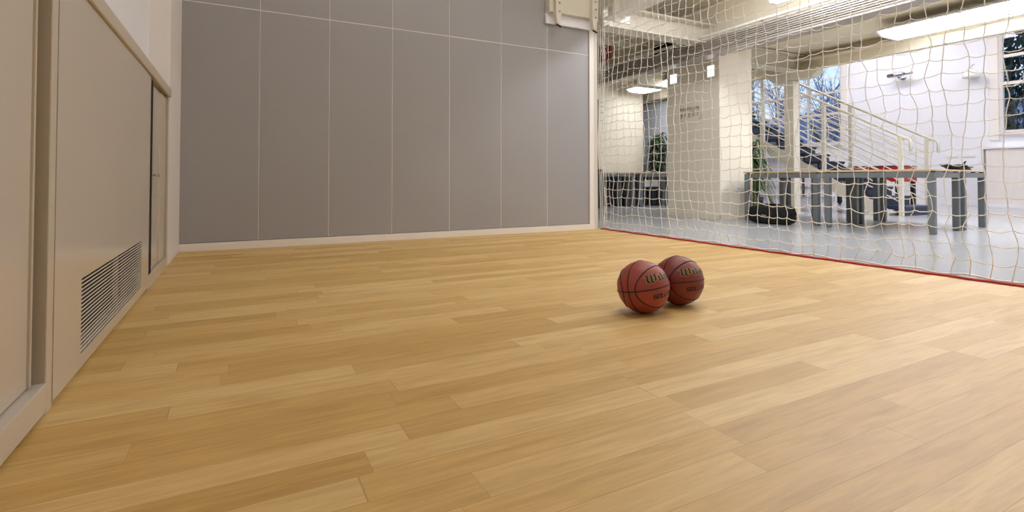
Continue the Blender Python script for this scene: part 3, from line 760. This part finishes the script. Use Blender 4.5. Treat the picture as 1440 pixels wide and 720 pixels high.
# ------------------------------------------------------------------ tambour cabinet, low casing, wall fittings at the far wall
tc_ = thing('tambour_cabinet', 'white tambour door cabinet under the tall window at the right', 'cabinet', (15.05, 4.4, 0))
x0, x1, y0, y1 = 14.82, 15.28, 3.3, 5.40
b = MB(); b.box(x0, x1, y0, y1, 1.30, 1.345, .004); b.box(x0, x1, y0, y1, .0, .07, .004); b.box(x0, x1, y1 - .03, y1, .07, 1.30); b.box(x0, x1, y0, y0 + .03, .07, 1.30); b.box(x1 - .02, x1, y0 + .03, y1 - .03, .07, 1.30)
b.build('cabinet_body', 'white', tc_)
MB().box(x0 + .05, x0 + .055, y0 + .03, y1 - .03, .07, 1.30).build('dark_backing', 'duct', tc_)
for a, b_ in ((4.33, y1 - .07), (y0 + .05, 4.32)):
    m = MB(); n_ = 26
    for k in range(n_):
        ya = a + (b_ - a) * k / n_; yb = a + (b_ - a) * (k + 1) / n_
        m.box(x0 + .022, x0 + .04, ya, yb - .0016, .07, 1.29)
    m.box(x0 + .03, x0 + .042, a, b_, .07, 1.29)
    dd = m.build('tambour_door', 'trimwhite', tc_)
    if a > 4.3: MB().lathe([(.016, x0 + .012), (.016, x0 + .022)], (0, 4.40, .70), 10, 'x').build('lock', 'blackplastic', dd)
lc = thing('heater_casing', 'long low white casing along the far wall below the large window', 'casing', (15.1, 10.3, 0))
b = MB(); b.box(14.95, 15.28, 8.9, 12.2, .12, .30); b.box(14.95, 15.28, 8.9, 12.2, .42, 1.3); b.box(15.02, 15.28, 8.9, 12.2, .30, .42); b.box(15.0, 15.28, 8.95, 12.15, 0, .12)
b.build('casing_body', 'white', lc)
MB().box(14.805, 15.285, 8.88, 12.22, 1.3, 1.33, .004).build('top_board', 'trimwhite', lc)
MB().box(14.943, 14.949, 9.62, 9.70, .12, 1.25).build('gap_shade_strip', 'bark', lc)  # dark strip on the casing front stands in for a shaded gap
for y, lab in ((5.80, 'white double socket plate on the far wall, next to the tambour cabinet'), (6.13, 'white double socket plate on the far wall, behind the cap on the table')):
    t = thing('wall_socket', lab, 'socket', (15.29, y, 1.19), 'socket plates on the far wall')
    MB().box(15.285, 15.299, y - .12, y + .12, 1.155, 1.225, .003).build('cover', 'signwhite', t)
    for q in (-.07, 0, .07): MB().box(15.282, 15.2855, y + q - .025, y + q + .025, 1.17, 1.21).build('outlet', 'trimwhite', t)
sl_ = thing('wall_spotlight', 'chrome cylindrical spotlight on a bracket high on the white far wall', 'spotlight', (15.25, 7.15, 3.3))
MB().tube([(15.05, 7.40, 3.33), (15.05, 7.38, 3.33), (15.04, 7.06, 3.335), (15.04, 7.02, 3.33)], [.035, .06, .06, .04], 16).build('lamp_body', 'chrome', sl_, True)
MB().tube([(15.05, 7.02, 3.33), (15.08, 6.84, 3.33)], .03, 10).build('end_cap', 'steel', sl_, True)
MB().tube([(15.05, 7.15, 3.28), (15.15, 7.15, 3.24), (15.29, 7.15, 3.26)], .028, 10).build('bracket', 'chrome', sl_, True)
MB().lathe([(.06, 15.275), (.07, 15.285), (.07, 15.298)], (0, 7.15, 3.26), 16, 'x').build('wall_rose', 'chrome', sl_, True)
al = thing('motion_detector', 'white dome shaped detector on the far wall beside the tall window', 'detector', (15.25, 5.68, 3.0))
MB().lathe([(.04, 2.98), (.15, 3.0), (.165, 3.03), (.15, 3.10), (.09, 3.17), (.03, 3.20)], (15.13, 5.68, 0), 20).build('dome', 'signwhite', al, True)
MB().box(15.2, 15.298, 5.63, 5.73, 3.02, 3.16, .01).build('wall_bracket', 'signwhite', al)
MB().tube([(15.13, 5.68, 3.2), (15.14, 5.675, 3.26), (15.2, 5.67, 3.31), (15.29, 5.67, 3.33)], .008, 5).build('cable', 'inkgrey', al)

# ------------------------------------------------------------------ plants
def leaf_shape(mb, base, d, L, W, droop, segs=4, up=Vector((0, 0, 1))):
    d = d.normalized(); side = d.cross(up)
    if side.length < 1e-3: side = Vector((1, 0, 0))
    side.normalize(); p = Vector(base); vs = []; fs = []
    for i in range(segs + 1):
        t = i / segs; w = W * math.sin(pi * min(1, .12 + .88 * t)) ** .8 if t < 1 else 0
        q = p + d * (L * t) + Vector((0, 0, -droop * L * t * t))
        vs += [q - side * w / 2, q + side * w / 2 + Vector((0, 0, -.0)), ]
    for i in range(segs): a = 2 * i; fs.append((a, a + 1, a + 3, a + 2))
    mb.add(vs, fs)
def plant(label, cat, name, loc, trunk_h, heads, nleaf, L, W, droop, spread, leafm, seed, pot_h=.38, pot_r=.2, low=.55, hmin=.45):
    r = random.Random(seed); x, y = loc
    t = thing(name, label, cat, (x, y, 0))
    po = MB().lathe([(pot_r * .72, 0), (pot_r * .95, pot_h * .7), (pot_r, pot_h), (pot_r * .9, pot_h), (pot_r * .88, pot_h - .04), (.001, pot_h - .04)], (x, y, 0), 24).build('planter', 'pot', t, True)
    MB().lathe([(pot_r * .86, pot_h - .045), (pot_r * .86, pot_h - .03), (.01, pot_h - .025)], (x, y, 0), 20).build('soil', 'soil', po)
    st = MB(); lf = MB()
    for h in range(heads):
        a = 2 * pi * h / heads + r.uniform(-.4, .4); rad = spread * r.uniform(.3, 1)
        top = Vector((x + rad * cos(a), y + rad * sin(a), trunk_h * (hmin + (1 - hmin) * (h + 1) / heads)))
        b0 = Vector((x + .03 * cos(a), y + .03 * sin(a), pot_h - .05))
        st.tube([b0, b0.lerp(top, .5) + Vector((r.uniform(-.03, .03), r.uniform(-.03, .03), 0)), top], [.02, .016, .012], 7)
        for k in range(nleaf):
            f = r.random(); bp_ = b0.lerp(top, low + (1 - low) * f)
            b_ = r.uniform(0, 2 * pi); el = r.uniform(-.15, .95)
            dr = Vector((cos(b_) * cos(el), sin(b_) * cos(el), sin(el)))
            leaf_shape(lf, bp_, dr, L * r.uniform(.6, 1.15), W * r.uniform(.7, 1.1), droop * r.uniform(.5, 1.4))
    st.build('stem', 'bark', t, True); lf.build('foliage', leafm, t)
    return t
plant('bushy dark green potted plant behind the long table, left of the pillar', 'plant', 'potted_ficus', (9.14, 9.66), 1.78, 12, 130, .22, .036, .9, .14, 'leaf', 5, .4, .15, .42, .82)
plant('leafy dracaena with long hanging leaves just behind the right edge of the pillar', 'plant', 'potted_dracaena', (8.35, 6.35), 1.30, 5, 42, .48, .04, 1.15, .10, 'leaf2', 9, .3, .17)
# slim climbing plant whose few leaves peep past the wall end
def peeper():
    t = thing('climbing_plant', 'slim climbing plant with a few dark leaves peeping past the end of the grey wall', 'plant', (7.42, 9.76, 0))
    po = MB().lathe([(.09, .705), (.11, .86), (.10, .86), (.001, .85)], (7.42, 9.76, 0), 16).build('planter', 'pot', t, True)
    st = MB().tube([(7.42, 9.76, .85), (7.40, 9.77, 1.5), (7.43, 9.77, 2.1), (7.42, 9.76, 2.5)], .01, 6); st.build('stem', 'bark', t)
    lf = MB()
    for z, s in ((2.32, .17), (2.18, .13), (2.0, .10), (1.25, .10), (1.6, .07), (2.42, .1)):
        leaf_shape(lf, (7.43, 9.74, z), Vector((1, -.3, .25)), s, s * .55, .3); leaf_shape(lf, (7.41, 9.74, z - .04), Vector((-1, -.3, .1)), s * 1.2, s * .6, .4)
    lf.build('foliage', 'leaf', t)
peeper()
# kentia palm with fan fronds near the stairs
def palm(loc, label):
    r = random.Random(21); x, y = loc
    t = thing('kentia_palm', label, 'plant', (x, y, 0))
    MB().lathe([(.17, 0), (.23, .42), (.21, .42), (.2, .38), (.001, .38)], (x, y, 0), 24).build('planter', 'pot', t, True)
    st = MB(); lf = MB()
    for k in range(9):
        a = 2 * pi * k / 9 + r.uniform(-.2, .2); reach = r.uniform(.36, .56); H = r.uniform(1.9, 2.2)
        pts = [Vector((x, y, .38)), Vector((x + .15 * reach * cos(a), y + .15 * reach * sin(a), H * .6)), Vector((x + .5 * reach * cos(a), y + .5 * reach * sin(a), H * .92)), Vector((x + reach * cos(a), y + reach * sin(a), H * .93))]
        P_ = []
        for i in range(13):
            u = i / 12; P_.append(((1 - u) ** 3) * pts[0] + 3 * u * (1 - u) ** 2 * pts[1] + 3 * u * u * (1 - u) * pts[2] + u ** 3 * pts[3])
        st.tube(P_, [.012 - .008 * i / 12 for i in range(13)], 5)
        for i in range(6, 13):
            d = (P_[i] - P_[i - 1]).normalized(); sd = d.cross(Vector((0, 0, 1))).normalized()
            for q in (.0, .5):
                p = P_[i - 1].lerp(P_[i], q)
                for s_ in (1, -1): leaf_shape(lf, p, sd * s_ * .8 + d * .6 + Vector((0, 0, .25)), .30, .028, .6)
    st.build('stalks', 'leaf2', t, True); lf.build('fronds', 'leaf2', t)
palm((9.22, 7.43), 'kentia palm with feathery fronds rising between the pillar and the staircase')

# ------------------------------------------------------------------ outdoors
g_ = MB().box(XF + .3, 60, -20, 45, -.15, -.02)
o = g_.build('ground_outside', 'ground'); o['kind'] = 'structure'; o['label'] = 'lawn outside the windows'; o['category'] = 'ground'
hv = []; hf = []; nx_, ny_ = 10, 40
for i in range(nx_ + 1):
    for j in range(ny_ + 1):
        xx = 45 + i * 1.6; yy = -10 + j * 1.7
        hv.append((xx, yy, -.1 + 8.5 * sin(pi * .5 * i / nx_) * (1 + .22 * noise.noise(Vector((xx * .1, yy * .13, 0)))) + .5 * noise.noise(Vector((xx * .6, yy * .6, 3))) * (i > 0)))
for i in range(nx_):
    for j in range(ny_): a = i * (ny_ + 1) + j; hf.append((a, a + 1, a + ny_ + 2, a + ny_ + 1))
o = MB().add(hv, hf).build('hill', 'hill', None, True); o['kind'] = 'structure'; o['label'] = 'blue wooded hillside far outside the window'; o['category'] = 'hill'
def bare_tree(loc, H, seed, label, group):
    r = random.Random(seed); t = thing('bare_tree', label, 'tree', (loc[0], loc[1], 0), group)
    tr_ = MB(); br = MB()
    def grow(p, d, L, rad, lev, mb):
        pts = [p]; q = p; dd = d.copy()
        for i in range(4):
            dd = (dd + Vector((r.uniform(-.25, .25), r.uniform(-.25, .25), r.uniform(-.05, .15)))).normalized(); q = q + dd * L / 4; pts.append(q)
        mb.tube(pts, [rad * (1 - .13 * i) for i in range(5)], 5 if lev < 2 else 3, False)
        if lev >= 4: return
        for k in range(4 if lev else 7):
            i = r.randint(1, 4); nd = (dd + Vector((r.uniform(-1, 1), r.uniform(-1, 1), r.uniform(-.2, .7))) * .95).normalized()
            grow(pts[i], nd, L * r.uniform(.5, .72), rad * .52, lev + 1, br)
    grow(Vector((loc[0], loc[1], -.05)), Vector((0, 0, 1)), H * .42, .13, 0, tr_)
    tr_.build('trunk', 'bark', t); br.build('branches', 'twig', t)
gt = 'bare trees outside the large window'
bare_tree((19.5, 15.8), 6.5, 2, 'bare winter tree outside the large window, seen left of the steel post', gt)
bare_tree((19.5, 11.8), 7.0, 5, 'bare winter tree outside the large window, seen right of the steel post', gt)
bare_tree((25.0, 18.2), 7.5, 8, 'bare winter tree farther out beyond the large window', gt)
bare_tree((25.5, 14.8), 8.0, 11, 'tall bare winter tree farthest out beyond the large window', gt)
def ever_tree(loc, H, Rr, seed, label):
    r = random.Random(seed); t = thing('evergreen_tree', label, 'tree', (loc[0], loc[1], 0), 'evergreens outside the tall window')
    MB().tube([(loc[0], loc[1], -.05), (loc[0], loc[1], H * .9)], [.16, .03], 8).build('trunk', 'bark', t)
    lf = MB()
    for k in range(5200):
        a = r.uniform(0, 2 * pi); f = r.random() ** .7; z = .4 + f * (H - .4); rr = Rr * (1.05 - f * .75) * r.uniform(.55, 1)
        d = Vector((cos(a), sin(a), r.uniform(-.5, .4)))
        leaf_shape(lf, (loc[0] + rr * cos(a), loc[1] + rr * sin(a), z), d, r.uniform(.16, .34), r.uniform(.05, .10), .4, 2)
    lf.build('foliage', 'ever', t)
ever_tree((19.0, 5.9), 7.5, 1.9, 3, 'dense evergreen just outside the tall window at the right')
ever_tree((24.0, 7.9), 8.0, 2.2, 6, 'dense evergreen set back, outside the tall window towards the stairs')

# ------------------------------------------------------------------ the net
net = thing('safety_net', 'large white knotted safety net hanging between the wood floor and the grey hall floor', 'net', (XN, 2.6, 0))
CELL = .1; NY = 78; NZ = 32; YT = 5.26
def NP(i, j, a=0.0, b=0.0):
    """node i along the wall direction, j up; a, b fractional"""
    u, v = i + a, j + b
    y = YT - u * CELL; z = .02 + v * CELL * (1 - .0)
    s = Vector((u * .17, v * .15, 2.0)); s2 = Vector((u * .63, v * .58, 7.0)); s3 = Vector((u * 1.9, v * 1.7, 4.0))
    slack = max(0.0, 1 - z / .7)
    loose = .35 + .65 * min(1, max(0, u - 10) / 22.0)
    dy = .035 * noise.noise(s) + (.022 + .02 * loose) * noise.noise(s2) + .007 * noise.noise(s3)
    dz = .030 * noise.noise(s + Vector((9, 0, 0))) + (.018 + .02 * loose) * noise.noise(s2 + Vector((3, 3, 0))) + .006 * noise.noise(s3 + Vector((5, 0, 0)))
    dx = .05 * noise.noise(s + Vector((0, 11, 0))) + .02 * noise.noise(s2 + Vector((0, 5, 5)))
    dy -= slack ** 1.5 * (.07 + .10 * noise.noise(Vector((u * .12, 0, 9))))
    dx -= slack * .05
    top = min(1, max(0, (3.2 - z) / .5)); bot = min(1, z / .12)
    return Vector((XN + dx * bot, y + dy * bot, max(.012, z + dz * bot)))
cm = MB(); rc = .0029
for i in range(NY + 1):
    pts = []
    ph = random.uniform(0, 6)
    for j in range(NZ):
        p, q = NP(i, j), NP(i, j + 1); w_ = (noise.noise(Vector((i * 3.1, j * 2.7, 1)))) * .016
        pts += [p, p.lerp(q, .33) + Vector((0, w_, 0)), p.lerp(q, .67) + Vector((0, w_ * .8, 0))]
    pts.append(NP(i, NZ)); cm.tube(pts, rc, 4, False)
for j in range(1, NZ + 1):
    pts = []
    for i in range(NY):
        p, q = NP(i, j), NP(i + 1, j); sg = .010 + .010 * noise.noise(Vector((i * 2.3, j * 3.3, 6)))
        pts += [p, p.lerp(q, .3) - Vector((0, 0, sg)), p.lerp(q, .7) - Vector((0, 0, sg))]
    pts.append(NP(NY, j)); cm.tube(pts, rc, 4, False)
cm.build('mesh_cords', 'cord', net)
kn = MB()
for i in range(NY + 1):
    for j in range(1, NZ + 1):
        p = NP(i, j); r_ = .0048
        kn.add([p + Vector(d) * r_ for d in ((1, 0, 0), (-1, 0, 0), (0, 1, 0), (0, -1, 0), (0, 0, 1), (0, 0, -1))], [(0, 2, 4), (2, 1, 4), (1, 3, 4), (3, 0, 4), (2, 0, 5), (1, 2, 5), (3, 1, 5), (0, 3, 5)])
kn.build('knots', 'cord', net)
rb = [(XN - .035 + .006 * sin(k * .9) + .006 * noise.noise(Vector((k * .3, 0, 0))), 5.27 - k * .05, .0065 + .003 * abs(sin(k * .8))) for k in range(0, 160)]
MB().tube(rb, .0085, 6).build('red_hem', 'red', net, True)
rb2 = [(XN - .01 + .008 * sin(k * 1.3), 5.27 - k * .05, .022 + .008 * sin(k * .95) + .006 * noise.noise(Vector((k * .7, 3, 0)))) for k in range(0, 160)]
MB().tube(rb2, .0065, 6).build('bottom_rope', 'cord', net, True)
er = MB()
for q in range(4):
    pts = []
    for k in range(0, 64):
        z = .03 + k * .05
        wob = .020 * noise.noise(Vector((k * .35, q * 7.7, 0))) + .010 * sin(k * .9 + q * 2)
        pts.append((XN - .03 + .02 * q - .03 * min(1, z) + wob * .6, 5.268 - .014 * q + wob, z))
    er.tube(pts, .004, 5)
er.build('edge_rope', 'cord', net, True)
MB().tube([(XN, 5.27, 3.22), (XN, -2.6, 3.22)], .012, 8).build('top_rope', 'cord', net, True)

# ------------------------------------------------------------------ light and view
wd = bpy.data.worlds.new('sky'); sc.world = wd; wd.use_nodes = True
bgn = wd.node_tree.nodes['Background']; bgn.inputs[0].default_value = (.62, .76, 1.0, 1); bgn.inputs[1].default_value = 1.1
vs_ = sc.view_settings
vs_.view_transform = 'Standard'; vs_.look = 'None'; vs_.gamma = 1; vs_.use_curve_mapping = False; vs_.exposure = 0.42
sc.cycles.use_denoising = True
sc.cycles.max_bounces = 8; sc.cycles.diffuse_bounces = 5; sc.cycles.glossy_bounces = 4; sc.cycles.transparent_max_bounces = 12
sc.cycles.caustics_reflective = False; sc.cycles.caustics_refractive = False
sc.cycles.sample_clamp_indirect = 6
